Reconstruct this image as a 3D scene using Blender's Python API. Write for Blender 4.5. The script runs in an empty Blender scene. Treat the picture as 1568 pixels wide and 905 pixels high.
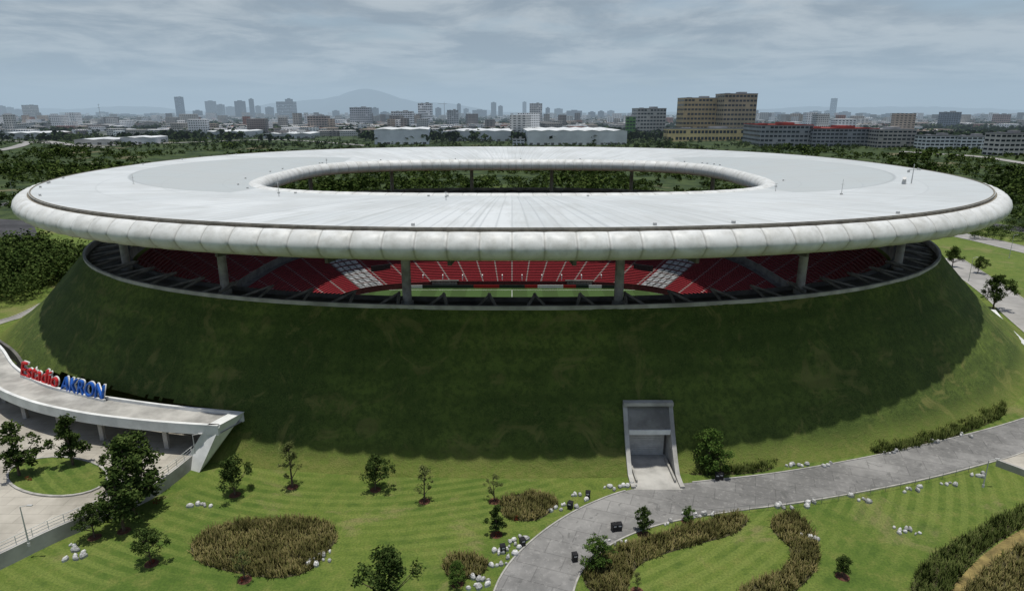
import bpy, math, random
import numpy as np
from mathutils import Vector, Matrix
R = random.Random(7); rng = np.random.default_rng(7)
D = bpy.data; SC = bpy.context.scene
CH = 48.0; CY = -183.0; F = 980.0; TH = math.atan(280/980)

# ---------------------------------------------------------------- helpers
def link(o):
    SC.collection.objects.link(o); return o
def mesh(name, v, f, mats=(), idx=None, smooth=False, parent=None, uv=None):
    me = D.meshes.new(name)
    v = v.tolist() if hasattr(v, 'tolist') else v
    f = f.tolist() if hasattr(f, 'tolist') else f
    me.from_pydata(v, [], f)
    for m in (mats if isinstance(mats, (list, tuple)) else [mats]): me.materials.append(m)
    if idx is not None: me.polygons.foreach_set('material_index', list(idx))
    if smooth: me.polygons.foreach_set('use_smooth', [True]*len(me.polygons))
    if uv is not None:
        l = me.uv_layers.new(name='UVMap')
        l.data.foreach_set('uv', np.asarray(uv, dtype=np.float32).ravel())
    me.update()
    o = link(D.objects.new(name, me))
    if parent: o.parent = parent
    return o
def empty(name, loc=(0,0,0)):
    o = link(D.objects.new(name, None)); o.location = loc; o.empty_display_size = .5; return o
class MB:
    """mesh builder: boxes, prisms, cylinders joined into one mesh"""
    def __init__(s): s.v=[]; s.f=[]; s.i=[]
    def add(s, v, f, m=0):
        n=len(s.v); s.v += [tuple(p) for p in v]; s.f += [tuple(a+n for a in q) for q in f]; s.i += [m]*len(f)
    def box(s, c, d, m=0, yaw=0, rot=None, taper=1):
        M = rot if rot else Matrix.Rotation(yaw,3,'Z')
        vs=[]
        for z in (-.5,.5):
            k = 1 if z<0 else taper
            for x,y in ((-.5,-.5),(.5,-.5),(.5,.5),(-.5,.5)):
                vs.append(Vector(c)+M@Vector((x*d[0]*k,y*d[1]*k,z*d[2])))
        s.add(vs,[(0,3,2,1),(4,5,6,7),(0,1,5,4),(1,2,6,5),(2,3,7,6),(3,0,4,7)],m)
    def tube(s, p0, p1, r0, r1, n=8, m=0, cap=True):
        p0=Vector(p0);p1=Vector(p1);q=(p1-p0).to_track_quat('Z','Y')
        vs=[]
        for p,r in ((p0,r0),(p1,r1)):
            for k in range(n):
                a=2*math.pi*k/n; vs.append(p+q@Vector((r*math.cos(a),r*math.sin(a),0)))
        fs=[(k,(k+1)%n,n+(k+1)%n,n+k) for k in range(n)]
        if cap: fs += [tuple(range(n,2*n)), tuple(range(n-1,-1,-1))]
        s.add(vs,fs,m)
    def obj(s,name,mats,parent=None,smooth=False):
        return mesh(name,s.v,s.f,mats,s.i,smooth,parent)
def rise(x,y):
    r=math.hypot(x,y); t=min(max((r-350)/550,0),1); return 12*t*t*(3-2*t)
def slope(py):
    v=py-452; return F*(280+v)/(F*F-280*v)
def survey(px,py,z=0.0):
    """bearing/depression reading from the drone station -> plan position on a level z"""
    Y=(CH-z)/slope(py); X=(px-784)/F*(math.cos(TH)*Y+math.sin(TH)*(CH-z))
    return X, Y+CY
def survey_t(px,py):
    z=0
    for _ in range(25):
        x,y=survey(px,py,z); z=.5*z+.5*rise(x,y)
    return x,y,z
def mpp(y,z=0): return (math.cos(TH)*(y-CY)+math.sin(TH)*(CH-z))/F
def catmull(P,k=8,closed=False):
    P=[Vector(p) for p in P]; n=len(P); out=[]
    rngs=range(n if closed else n-1)
    for i in rngs:
        if closed: a,b,c,d=P[(i-1)%n],P[i],P[(i+1)%n],P[(i+2)%n]
        else: a,b,c,d=P[max(i-1,0)],P[i],P[i+1],P[min(i+2,n-1)]
        for j in range(k):
            t=j/k; out.append(.5*((2*b)+(c-a)*t+(2*a-5*b+4*c-d)*t*t+(3*b-a-3*c+d)*t**3))
    if not closed: out.append(P[-1])
    return out
def SP(pts,z=0): return [Vector(survey(a,b,z)) for a,b in pts]
def inside(x,y,poly):
    c=False; n=len(poly); j=n-1
    for i in range(n):
        xi,yi=poly[i][0],poly[i][1]; xj,yj=poly[j][0],poly[j][1]
        if (yi>y)!=(yj>y) and x<(xj-xi)*(y-yi)/(yj-yi)+xi: c=not c
        j=i
    return c
def sheet(name,poly,z,mat,thick=None,parent=None):
    from mathutils.geometry import tessellate_polygon
    tri=tessellate_polygon([[Vector((p[0],p[1],0)) for p in poly]])
    n=len(poly); v=[(p[0],p[1],z) for p in poly]; f=[]
    for t in tri:
        a,b,c=[Vector(v[k]) for k in t]
        f.append(tuple(t) if (b-a).cross(c-a).z>0 else tuple(reversed(t)))
    if thick:
        v+=[(p[0],p[1],z-thick) for p in poly]
        f+=[(k,(k+1)%n,n+(k+1)%n,n+k) for k in range(n)]
    return mesh(name,v,f,mat,parent=parent)
def ribbon(mb,pts,w,z0,z1,closed=False,m=0):
    n=len(pts); L=[];Rr=[]
    for i,p in enumerate(pts):
        a=pts[(i-1)%n] if (closed or i>0) else p; b=pts[(i+1)%n] if (closed or i<n-1) else p
        t=Vector((b[0]-a[0],b[1]-a[1])); t=t.normalized() if t.length>1e-6 else Vector((1,0))
        nn=Vector((-t.y,t.x))*w/2; L.append((p[0]+nn.x,p[1]+nn.y)); Rr.append((p[0]-nn.x,p[1]-nn.y))
    v=[]
    for l,r in zip(L,Rr): v+=[(l[0],l[1],z0),(l[0],l[1],z1),(r[0],r[1],z1),(r[0],r[1],z0)]
    f=[]
    for i in range(n if closed else n-1):
        a=4*i;b=4*((i+1)%n)
        for k in range(3): f.append((a+k,a+k+1,b+k+1,b+k))
    if not closed: f+=[(0,1,2,3),(4*n-1,4*n-2,4*n-3,4*n-4)]
    mb.add(v,f,m)

# ---------------------------------------------------------------- materials
class NT:
    def __init__(s,name):
        s.m=D.materials.new(name); s.m.use_nodes=True; s.t=s.m.node_tree
        s.b=s.t.nodes['Principled BSDF']; s.b.inputs['Specular IOR Level'].default_value=.25
    def n(s,ty,props=None,**kw):
        nd=s.t.nodes.new(ty)
        for k,v in (props or {}).items(): setattr(nd,k,v)
        for k,v in kw.items():
            key=int(k[1:]) if k[0]=='i' and k[1:].isdigit() else k.replace('_',' ')
            if isinstance(v,bpy.types.NodeSocket): s.t.links.new(v,nd.inputs[key])
            else: nd.inputs[key].default_value=v
        return nd
    def math(s,op,a,b=None,c=None,clamp=False):
        nd=s.t.nodes.new('ShaderNodeMath'); nd.operation=op; nd.use_clamp=clamp
        for i,x in enumerate((a,b,c)):
            if x is None: continue
            if isinstance(x,bpy.types.NodeSocket): s.t.links.new(x,nd.inputs[i])
            else: nd.inputs[i].default_value=x
        return nd.outputs[0]
    def mix(s,f,a,b,mode='MIX'):
        nd=s.t.nodes.new('ShaderNodeMix'); nd.data_type='RGBA'; nd.blend_type=mode
        for i,x in ((0,f),(6,a),(7,b)):
            if isinstance(x,bpy.types.NodeSocket): s.t.links.new(x,nd.inputs[i])
            else: nd.inputs[i].default_value=x if i==0 else (*x[:3],1)
        return nd.outputs[2]
    def pos(s): return s.n('ShaderNodeNewGeometry').outputs['Position']
    def noise(s,sc,det=4,rough=.55,vec=None,dist=0):
        nd=s.n('ShaderNodeTexNoise',Scale=sc,Detail=det,Roughness=rough,Distortion=dist)
        s.t.links.new(vec or s.pos(),nd.inputs['Vector']); return nd.outputs['Fac']
    def ramp(s,f,lo,hi):
        nd=s.n('ShaderNodeMapRange',{'interpolation_type':'SMOOTHSTEP'},i0=f,i1=lo,i2=hi); return nd.outputs[0]
    def out(s,col,rough=.8,bump=None,bs=.5,bd=.1):
        if isinstance(col,bpy.types.NodeSocket): s.t.links.new(col,s.b.inputs['Base Color'])
        else: s.b.inputs['Base Color'].default_value=(*col,1)
        if isinstance(rough,bpy.types.NodeSocket): s.t.links.new(rough,s.b.inputs['Roughness'])
        else: s.b.inputs['Roughness'].default_value=rough
        if bump is not None:
            bn=s.n('ShaderNodeBump',Strength=bs,Distance=bd,Height=bump); s.t.links.new(bn.outputs[0],s.b.inputs['Normal'])
        return s.m
def simple(name,col,var=.25,sc=.6,rough=.8,bump=.0):
    t=NT(name); n1=t.noise(sc,4,.6); c2=[x*(1-var) for x in col]; c3=[min(1,x*(1+var*.6)) for x in col]
    return t.out(t.mix(t.ramp(n1,.3,.7),c2,c3),rough,n1 if bump else None,.3,bump)
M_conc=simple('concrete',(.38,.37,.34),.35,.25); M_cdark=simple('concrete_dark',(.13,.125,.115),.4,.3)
M_white=simple('white_paint',(.68,.69,.67),.18,.3,.5); M_steel=simple('painted_steel',(.5,.5,.48),.15,1,.45)
M_dark=simple('dark_plastic',(.02,.02,.022),.3,2,.5); M_glass=simple('window_glass',(.035,.045,.055),.4,.1,.15)
M_kerb=simple('kerb_concrete',(.36,.35,.32),.25,1)
M_bark=simple('bark',(.10,.075,.055),.4,4)
t=NT('pale_rock'); g=t.n('ShaderNodeNewGeometry').outputs['Random Per Island']
M_rock=t.out(t.mix(t.ramp(t.noise(4,3),.3,.7),t.mix(g,(.14,.14,.14),(.5,.5,.48)),t.mix(g,(.4,.4,.38),(.75,.75,.73))),.9)
M_red=simple('red_letters',(.5,.02,.025),.05,1,.4); M_blue=simple('blue_letters',(.015,.1,.42),.05,1,.4)

def mk_lawn(name,far):
    t=NT(name); p=t.pos()
    n1=t.noise(.035,4,.6); n2=t.noise(.45,5,.68); n3=t.noise(4,3,.75)
    base=t.mix(t.ramp(n1,.35,.65),(.078,.130,.019),(.130,.175,.030))
    base=t.mix(t.math('MULTIPLY',t.ramp(n2,.46,.72),.6),base,(.20,.20,.055))
    base=t.mix(t.math('MULTIPLY',t.ramp(n2,.5,.28),.65),base,(.045,.085,.013))
    base=t.mix(t.math('MULTIPLY',t.ramp(t.noise(.09,6,.7,dist=.5),.55,.66),.7),base,(.225,.195,.085))
    w=t.n('ShaderNodeTexWave',{'wave_type':'RINGS','rings_direction':'Z'},Scale=.2,Distortion=3,Detail=2,Detail_Scale=.12)
    mp=t.n('ShaderNodeMapping',Vector=p); mp.inputs['Location'].default_value=(20,60,0)
    t.t.links.new(mp.outputs[0],w.inputs['Vector'])
    k=t.math('MULTIPLY',t.ramp(w.outputs['Fac'],.35,.7),t.ramp(t.noise(.06,3,.6),.36,.58))
    base=t.mix(t.math('MULTIPLY',k,.5),base,(.18,.22,.05))
    base=t.mix(t.math('MULTIPLY',t.ramp(n3,.35,.7),.55),base,(.03,.06,.01))
    if far:
        ln=t.n('ShaderNodeVectorMath',{'operation':'LENGTH'},i0=p).outputs['Value']
        ln=t.math('ADD',ln,t.math('MULTIPLY',t.math('SUBTRACT',n1,.5),120))
        wild=t.mix(t.ramp(t.noise(.06,5,.75),.35,.65),(.016,.032,.010),(.055,.08,.024))
        wild=t.mix(t.ramp(t.noise(.014,4,.65),.60,.66),wild,(.12,.11,.06))
        base=t.mix(t.ramp(ln,215,255),base,wild)
        city=t.mix(t.ramp(t.noise(.012,5,.8),.42,.58),(.03,.045,.025),(.18,.175,.16))
        base=t.mix(t.ramp(ln,900,1300),base,city)
    return t.out(base,.95,n3,.6,.15)
M_ground=mk_lawn('lawn_and_wild_ground',True); M_lawn=mk_lawn('lawn',False)
t=NT('embankment_grass'); n1=t.noise(.05,4,.6); n2=t.noise(1.0,5,.78); n3=t.noise(5,3,.8)
sp=t.n('ShaderNodeSeparateXYZ',i0=t.pos())
c=t.mix(t.ramp(n1,.38,.62),(.060,.095,.018),(.125,.175,.032)); c=t.mix(t.math('MULTIPLY',t.ramp(n2,.4,.62),.7),c,(.030,.052,.010))
c=t.mix(t.math('MULTIPLY',t.ramp(t.noise(.15,6,.7,dist=1.5),.52,.64),.7),c,(.18,.175,.055))
c=t.mix(t.math('MULTIPLY',t.ramp(n3,.45,.7),.5),c,(.16,.20,.05))
bands=t.ramp(t.math('SINE',t.math('ADD',t.math('MULTIPLY',sp.outputs[2],2.1),t.math('MULTIPLY',n1,5))),-.2,.9)
c=t.mix(t.math('MULTIPLY',bands,.25),c,(.04,.065,.012)); c=t.mix(t.math('MULTIPLY',t.ramp(sp.outputs[2],3.5,0),.75),c,t.mix(t.ramp(n2,.35,.65),(.12,.165,.028),(.20,.215,.055)))
M_mound=t.out(c,.95,t.math('ADD',n2,t.math('MULTIPLY',n3,.6)),.8,.4)
t=NT('drive_concrete'); n1=t.noise(.07,5,.7); n2=t.noise(1.5,4,.75)
br=t.n('ShaderNodeTexBrick',Vector=t.n('ShaderNodeMapping',Vector=t.pos(),Rotation=(0,0,.35)).outputs[0],Scale=.1,Mortar_Size=.006,Bias=-.1); br.inputs['Color1'].default_value=(1,1,1,1); br.inputs['Color2'].default_value=(.80,.80,.80,1); br.inputs['Mortar'].default_value=(.55,.55,.55,1)
c=t.mix(t.ramp(n1,.35,.65),(.15,.148,.142),(.28,.275,.262)); c=t.mix(.7,c,br.outputs[0],'MULTIPLY'); c=t.mix(t.math('MULTIPLY',t.ramp(n2,.5,.72),.45),c,(.36,.35,.33))
c=t.mix(t.math('MULTIPLY',t.ramp(t.noise(.3,5,.7,dist=2),.58,.64),.6),c,(.10,.10,.095)); M_drive=t.out(c,.85)
t=NT('plaza_paving'); n1=t.noise(.1,5,.7)
br=t.n('ShaderNodeTexBrick',Vector=t.pos(),Scale=.14,Mortar_Size=.006); br.inputs['Color1'].default_value=(1,1,1,1); br.inputs['Color2'].default_value=(.85,.85,.85,1); br.inputs['Mortar'].default_value=(.6,.6,.6,1)
c=t.mix(t.ramp(n1,.3,.7),(.29,.27,.225),(.47,.44,.375)); c=t.mix(.7,c,br.outputs[0],'MULTIPLY'); M_plaza=t.out(c,.85)
M_asph=simple('asphalt',(.055,.055,.057),.35,.1,.9)
# roof sheet with standing seams
t=NT('roof_metal'); uvn=t.n('ShaderNodeUVMap'); sp=t.n('ShaderNodeSeparateXYZ',i0=uvn.outputs[0]); U,V=sp.outputs[0],sp.outputs[1]
seam=t.ramp(t.math('ABSOLUTE',t.math('SUBTRACT',t.math('FRACT',t.math('MULTIPLY',U,300)),.5)),.38,.5)
big=t.ramp(t.math('ABSOLUTE',t.math('SUBTRACT',t.math('FRACT',t.math('ADD',t.math('MULTIPLY',U,36),.3)),.5)),.48,.5)
hoop=t.ramp(t.math('ABSOLUTE',t.math('SUBTRACT',t.math('FRACT',t.math('MULTIPLY',V,3.5)),.5)),.475,.5)
cell=t.n('ShaderNodeTexWhiteNoise',{'noise_dimensions':'1D'},W=t.math('FLOOR',t.math('MULTIPLY',U,150))).outputs[0]
cell2=t.n('ShaderNodeTexWhiteNoise',{'noise_dimensions':'2D'}); t.t.links.new(t.n('ShaderNodeCombineXYZ',i0=t.math('FLOOR',t.math('MULTIPLY',U,36)),i1=t.math('FLOOR',t.math('MULTIPLY',V,3.5))).outputs[0],cell2.inputs['Vector']); cell2=cell2.outputs[0]
ps=t.n('ShaderNodeSeparateXYZ',i0=t.pos()); ax=t.math('ABSOLUTE',ps.outputs[0])
q=t.math('ADD',t.math('POWER',t.math('DIVIDE',t.math('MAXIMUM',t.math('SUBTRACT',ax,58),0),40),2),t.math('POWER',t.math('DIVIDE',ps.outputs[1],51),2))
endm=t.math('MULTIPLY',t.ramp(q,1.03,.99),t.ramp(ax,57,58))
edge=t.math('MULTIPLY',t.math('MULTIPLY',t.ramp(q,.97,1.0),t.ramp(q,1.03,1.0)),t.ramp(ax,57,58))
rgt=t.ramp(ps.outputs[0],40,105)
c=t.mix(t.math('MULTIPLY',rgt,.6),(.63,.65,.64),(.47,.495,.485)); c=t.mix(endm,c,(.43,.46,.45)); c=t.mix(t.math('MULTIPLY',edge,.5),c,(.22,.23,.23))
c=t.mix(t.math('MULTIPLY',cell,.26),c,(.42,.45,.45)); c=t.mix(t.math('MULTIPLY',cell2,.28),c,(.40,.43,.42)); c=t.mix(t.math('MULTIPLY',seam,.42),c,(.30,.32,.32)); c=t.mix(t.math('MULTIPLY',big,.5),c,(.28,.3,.3)); c=t.mix(t.math('MULTIPLY',hoop,.28),c,(.3,.32,.32))
st=t.noise(1,4,.65,vec=t.n('ShaderNodeCombineXYZ',i0=t.math('MULTIPLY',U,260),i1=t.math('MULTIPLY',V,3)).outputs[0])
c=t.mix(t.math('MULTIPLY',t.ramp(st,.46,.68),.5),c,(.40,.41,.38)); c=t.mix(t.math('MULTIPLY',t.ramp(t.noise(.06,5,.65),.43,.63),.4),c,(.42,.43,.41))
M_roof=t.out(c,.42,seam,.4,.06)
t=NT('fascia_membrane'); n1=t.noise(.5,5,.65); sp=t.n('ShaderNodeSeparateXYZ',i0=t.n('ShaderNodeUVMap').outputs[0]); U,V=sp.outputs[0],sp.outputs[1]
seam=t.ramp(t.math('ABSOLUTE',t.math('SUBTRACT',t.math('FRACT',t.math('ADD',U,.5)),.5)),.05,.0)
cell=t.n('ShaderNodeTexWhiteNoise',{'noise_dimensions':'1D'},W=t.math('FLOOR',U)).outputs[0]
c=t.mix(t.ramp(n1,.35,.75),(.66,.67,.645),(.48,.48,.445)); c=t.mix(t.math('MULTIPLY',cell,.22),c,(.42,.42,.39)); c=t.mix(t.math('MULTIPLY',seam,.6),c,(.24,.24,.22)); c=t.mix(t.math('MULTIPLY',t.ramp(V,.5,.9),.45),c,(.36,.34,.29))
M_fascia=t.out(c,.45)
t=NT('seating'); sp=t.n('ShaderNodeSeparateXYZ',i0=t.n('ShaderNodeUVMap').outputs[0]); U,V=sp.outputs[0],sp.outputs[1]
ais=t.ramp(t.math('ABSOLUTE',t.math('SUBTRACT',t.math('FRACT',t.math('MULTIPLY',U,48)),.5)),.455,.475)
seat=t.math('GREATER_THAN',t.math('FRACT',t.math('MULTIPLY',U,1100)),.3)
c=t.mix(seat,(.10,.015,.015),(.34,.022,.035)); c=t.mix(t.math('MULTIPLY',t.noise(.4,3),.5),c,(.12,.02,.02))
c=t.mix(ais,c,(.36,.34,.32)); M_seat=t.out(c,.6)
M_riser=simple('seat_riser',(.11,.028,.028),.3,1)
M_wseat=simple('white_tier',(.42,.43,.43),.45,.8)
t=NT('pitch_grass'); p=t.pos(); sx=t.n('ShaderNodeSeparateXYZ',i0=p).outputs[0]
c=t.mix(t.math('GREATER_THAN',t.math('FRACT',t.math('MULTIPLY',sx,.095)),.5),(.035,.065,.016),(.045,.085,.022)); M_pitch=t.out(c,.9)
t=NT('advert_board'); sx=t.n('ShaderNodeSeparateXYZ',i0=t.pos()).outputs[0]
wn=t.n('ShaderNodeTexWhiteNoise',{'noise_dimensions':'1D'},W=t.math('FLOOR',t.math('MULTIPLY',sx,.22)))
c=t.mix(t.math('GREATER_THAN',wn.outputs[0],.68),(.02,.03,.025),(.6,.6,.58)); c=t.mix(t.math('LESS_THAN',wn.outputs[0],.15),c,(.3,.02,.02)); M_board=t.out(c,.5)
def foliage(name,a,b,sc=.5):
    t=NT(name); g=t.n('ShaderNodeNewGeometry'); r=g.outputs['Random Per Island']
    c=t.mix(r,a,b); c=t.mix(t.math('MULTIPLY',t.ramp(t.noise(sc,1),.42,.62),.55),c,[x*.5 for x in a])
    t.b.inputs['Specular IOR Level'].default_value=0
    t.out(c,.9); return t.m
M_leafD=foliage('foliage_dark',(.030,.055,.014),(.09,.125,.035)); M_leafL=foliage('foliage_light',(.075,.095,.03),(.17,.19,.07))
M_leafM=foliage('foliage_mid',(.035,.075,.015),(.11,.165,.038)); M_far=foliage('foliage_distant',(.016,.03,.014),(.05,.07,.03),.02)
M_bush=foliage('foliage_scrub',(.022,.042,.010),(.08,.11,.03),.03)
M_bed=foliage('ornamental_grass',(.10,.11,.03),(.30,.25,.11),.3); M_bed2=foliage('ground_cover',(.06,.09,.02),(.16,.18,.06),.3)
M_redleaf=foliage('red_foliage',(.16,.03,.02),(.35,.07,.04),.3)
M_mulch=simple('soil_mulch',(.11,.05,.03),.4,2); M_soil=simple('bed_soil',(.06,.055,.025),.3,1)

# ---------------------------------------------------------------- stadium geometry
def rad(a,b,n,th): return 1/((abs(math.cos(th))/a)**n+(abs(math.sin(th))/b)**n)**(1/n)
def ring(a,b,n,z,N,off=None):
    out=[]
    for i in range(N):
        th=2*math.pi*i/N; r=rad(a,b,n,th)+(off[i] if off is not None else 0)
        x,y=r*math.cos(th),r*math.sin(th); out.append((x,y,z(x,y,i) if callable(z) else z))
    return out
def loft(name,rings,mats,idx=None,smooth=True,parent=None,useg=1,flip=False):
    N=len(rings[0]); v=[p for r in rings for p in r]; f=[];mi=[];uv=[]; K=len(rings)-1
    for k in range(K):
        for i in range(N):
            j=(i+1)%N; q=(k*N+i,k*N+j,(k+1)*N+j,(k+1)*N+i); u0,u1=i/N*useg,(i+1)/N*useg; v0,v1=k/K,(k+1)/K
            Q=[(u0,v0),(u1,v0),(u1,v1),(u0,v1)]
            if flip: q=q[::-1];Q=Q[::-1]
            f.append(q);uv+=Q; mi.append(idx[k] if idx else 0)
    return mesh(name,v,f,mats,mi,smooth,parent,uv)
def rimz(x,y,i=0): return 20.4-3.4*min(max((y+92)/184,0),1)
ST=empty('stadium')
N=960
OA,OB=107.2,102.2; IA,IB=65.8,50.0
rings=[]
for k in range(15):
    u=k/14; rings.append(ring(OA+(IA-OA)*u,OB+(IB-OB)*u,2.3+.9*u,33.75-2.25*u+.35*math.sin(math.pi*u),N))
loft('roof_sheet',rings,M_roof,parent=ST,flip=False)
N2=1600; seg=160
bul=[abs(math.sin(math.pi*(i/N2*seg)))**.55 for i in range(N2)]
prof=[(-2.5,33.35,0,0),(-2.0,33.50,.1,.05),(-1.4,33.40,.5,.2),(-.75,33.0,.8,.3),(-.25,32.4,.8,.4),(0,31.7,.6,.42),(-.1,31.0,.7,.4),(-.5,30.4,.6,.3),(-1.2,29.95,.3,.12),(-2.4,29.65,0,0),(-6,29.4,0,0)]
rings=[ring(110+o,105+o,2.3,(lambda x,y,i,z=z,bb=bb:z+(bul[i]-1)*bb*.6*(1 if z>31.5 else -1)),N2,[(x-1)*bo for x in bul]) for o,z,bb,bo in prof]
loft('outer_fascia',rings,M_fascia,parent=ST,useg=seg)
M_gut=simple('gutter',(.20,.18,.14),.35,1)
loft('roof_gutter',[ring(107.2,102.2,2.3,33.75,N),ring(107.2,102.2,2.3,33.3,N),ring(107.52,102.52,2.3,33.3,N)],M_gut,parent=ST,smooth=False,flip=True)
loft('gutter_upstand',[ring(107.1,102.1,2.3,33.76,N),ring(107.1,102.1,2.3,33.86,N),ring(106.9,101.9,2.3,33.86,N),ring(106.9,101.9,2.3,33.76,N)],M_gut,parent=ST,smooth=False)
N3=1100; seg3=110; bul3=[abs(math.sin(math.pi*(i/N3*seg3)))**.6 for i in range(N3)]
prof=[(1.3,31.45,0),(.9,31.7,.1),(0,31.95,.25),(-1.0,31.7,.35),(-1.7,31.0,.4),(-2.0,30.1,.4),(-1.8,29.1,.3),(-1.2,28.4,.15),(-.3,28.1,0),(2,28.0,0)]
rings=[ring(65.3+o,49.5+o,3.2,z,N3,[-(x-1)*bb for x in bul3]) for o,z,bb in prof]
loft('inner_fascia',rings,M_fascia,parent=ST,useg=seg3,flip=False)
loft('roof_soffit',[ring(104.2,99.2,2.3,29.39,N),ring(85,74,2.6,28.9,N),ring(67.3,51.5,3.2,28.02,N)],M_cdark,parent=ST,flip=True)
mb=MB()
for (px_,py_,h) in ((427,298,3.4),(205,285,2.6),(1288,300,3.2),(1021,349,.8),(683,304,1.4),(500,247,1.0),(1188,288,1.0)):
    x,y=survey(px_,py_,32.6); mb.tube((x,y,32),(x,y,32.6+h),.07,.04,6); mb.box((x,y,32.9+h*.6),(.7,.06,.06)); mb.box((x,y,33.0),(.4,.4,.3))
mb.obj('roof_masts',[M_steel],ST)
mb=MB(); x,y=survey(1395,283,33); mb.tube((x,y,33),(x,y,37.4),.12,.06,8); mb.box((x,y,36.2),(2.0,.1,.1)); mb.box((x-1.0,y,35.9),(.4,.3,.5)); mb.box((x+.9,y,36.4),(.3,.2,.4))
mb.box((x-1.6,y,33.7),(.7,.7,.9),taper=.7); mb.tube((x-1.6,y,34.1),(x-1.8,y-.3,34.5),.3,.4,10)
mb.obj('weather_mast',[M_steel],ST)
mb=MB()
for k in range(46):
    th=R.uniform(0,6.283); u=R.choice((.04,.04,.93)); r=rad(OA+(IA-OA)*u,OB+(IB-OB)*u,2.3+.9*u,th); z=33.75-2.25*u+.1
    mb.box((r*math.cos(th),r*math.sin(th),z+.12),(.4,.4,.35),yaw=th)
mb.obj('roof_vents',[M_steel],ST)
pts=ring(97,87,2.3,0,2000); pts=pts[1500:]+pts[:1500]; cum=[0]
for i in range(2000):
    a=pts[i];b=pts[(i+1)%2000]; cum.append(cum[-1]+math.dist(a,b))
mb=MB(); NC=18
for k in range(NC):
    s=(k+.5)/NC*cum[-1]; i=int(np.searchsorted(cum,s))%2000; x,y,_=pts[i]; z0=rimz(x,y)-2
    mb.tube((x,y,z0),(x,y,29.5),.72,.72,20); mb.tube((x,y,z0),(x,y,z0+1.2),1.15,1.0,20); mb.tube((x,y,28.0),(x,y,29.4),.75,1.5,20)
mb.obj('roof_columns',[simple('column_concrete',(.36,.35,.32),.35,.5)],ST,smooth=False)
mb=MB()
for k in range(36):
    th=2*math.pi*(k+.5)/36; r0=rad(69,52,3.2,th); r1=rad(103,98,2.3,th); c=(r0+r1)/2
    mb.box((c*math.cos(th),c*math.sin(th),28.3),(r1-r0,.5,.9),yaw=th)
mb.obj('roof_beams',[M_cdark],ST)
rz=lambda d:(lambda x,y,i:rimz(x,y)+d)
loft('rim_kerb',[ring(102.6,92.6,2.3,rz(-.5),N),ring(102.6,92.6,2.3,rz(.12),N),ring(102.15,92.15,2.3,rz(.12),N),ring(102.15,92.15,2.3,rz(-1.3),N)],M_conc,parent=ST,smooth=False)
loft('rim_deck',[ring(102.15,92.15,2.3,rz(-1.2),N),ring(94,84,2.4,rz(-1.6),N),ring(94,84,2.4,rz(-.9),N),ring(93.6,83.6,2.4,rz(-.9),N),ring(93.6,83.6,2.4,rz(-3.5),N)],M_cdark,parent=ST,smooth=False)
mb=MB()
for k in range(150):
    th=2*math.pi*k/150; r1=rad(101.4,91.4,2.3,th); r0=rad(95.5,85.5,2.3,th); x1,y1=r1*math.cos(th),r1*math.sin(th); th2=th+(.022 if k%2 else -.022)
    x0,y0=r0*math.cos(th2),r0*math.sin(th2)
    mb.tube((x1,y1,rimz(x1,y1)-1.0),(x0,y0,rimz(x0,y0)+.1),.26,.26,4)
mb.obj('rim_braces',[simple('brace_concrete',(.26,.25,.22),.4,.5)],ST)
# bowl
NB=720; rings=[];idx=[]
def brow(u,z): 
    return ring(59+(93-59)*u,38.5+(83-38.5)*u,3.4-1.0*u,(lambda x,y,i:z if z<2 else z*(rimz(x,y)/20.4)),NB)
rows=26; z=-9.8; u=0
rings.append(brow(0,-12)); rings.append(brow(0,z)); idx.append(1)
for k in range(rows):
    rings.append(brow(u+.018,z)); idx.append(0); u+=.018; z+=.40; rings.append(brow(u,z)); idx.append(1)
rings.append(brow(u+.05,z)); idx.append(2); u+=.05; z+=2.6; rings.append(brow(u,z)); idx.append(2)
nr=24; du=(1-u)/nr; dz=(16.2-z)/nr
for k in range(nr):
    rings.append(brow(u+du,z)); idx.append(0); u+=du; z+=dz; rings.append(brow(u,z)); idx.append(1)
bowl=loft('seating_bowl',rings,[M_seat,M_riser,M_cdark,M_wseat],idx,smooth=False,parent=ST,flip=True)
for p in bowl.data.polygons:
    i=p.index%NB; row=p.index//NB; th=math.degrees(2*math.pi*(i+.5)/NB)
    m=min(abs((th if th<180 else th-360)), abs(th-180))
    if 28.5<m<36.5 and th<180 and (p.material_index==0 or (p.material_index==1 and (row//2)%3)):
        p.material_index=3 if int((m-28.5)/.5)%4 else 2
sheet('pitch',[(66*math.cos(a*.1047),46*math.sin(a*.1047)) for a in range(60)],-12,M_pitch,parent=ST)
mb=MB()
for a,b in (((-52.5,-34),(52.5,-34)),((52.5,-34),(52.5,34)),((52.5,34),(-52.5,34)),((-52.5,34),(-52.5,-34)),((0,-34),(0,34))):
    ribbon(mb,[Vector(a),Vector(b)],.14,-12,-11.985)
mb.obj('pitch_markings',[M_white],ST)
mb=MB(); ribbon(mb,[Vector(p[:2]) for p in ring(56.5,36.5,6,0,240)],.25,-12,-10.9,closed=True)
mb.obj('advert_boards',[M_board],ST)
mb=MB()
for k in range(12): mb.box((-39+k*7.1,39.6,-8.9),(.3,1.5,2.0))
mb.obj('tier_gates',[M_white],ST)
mb=MB()
for sx in (-1,1):
    for q in range(9): mb.box((sx*24+(q-4)*1.0,37.6,-10.6),(.9,.8,.9))
    mb.box((sx*24,38.0,-9.6),(10,1.2,.12))
mb.obj('dugouts',[M_cdark],ST)
mb=MB(); 
for sx in (-1,1): mb.box((sx*47,40,-6.0),(7,.4,3.2),0,-sx*.5)
mb.obj('corner_screens',[M_dark],ST)

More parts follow.
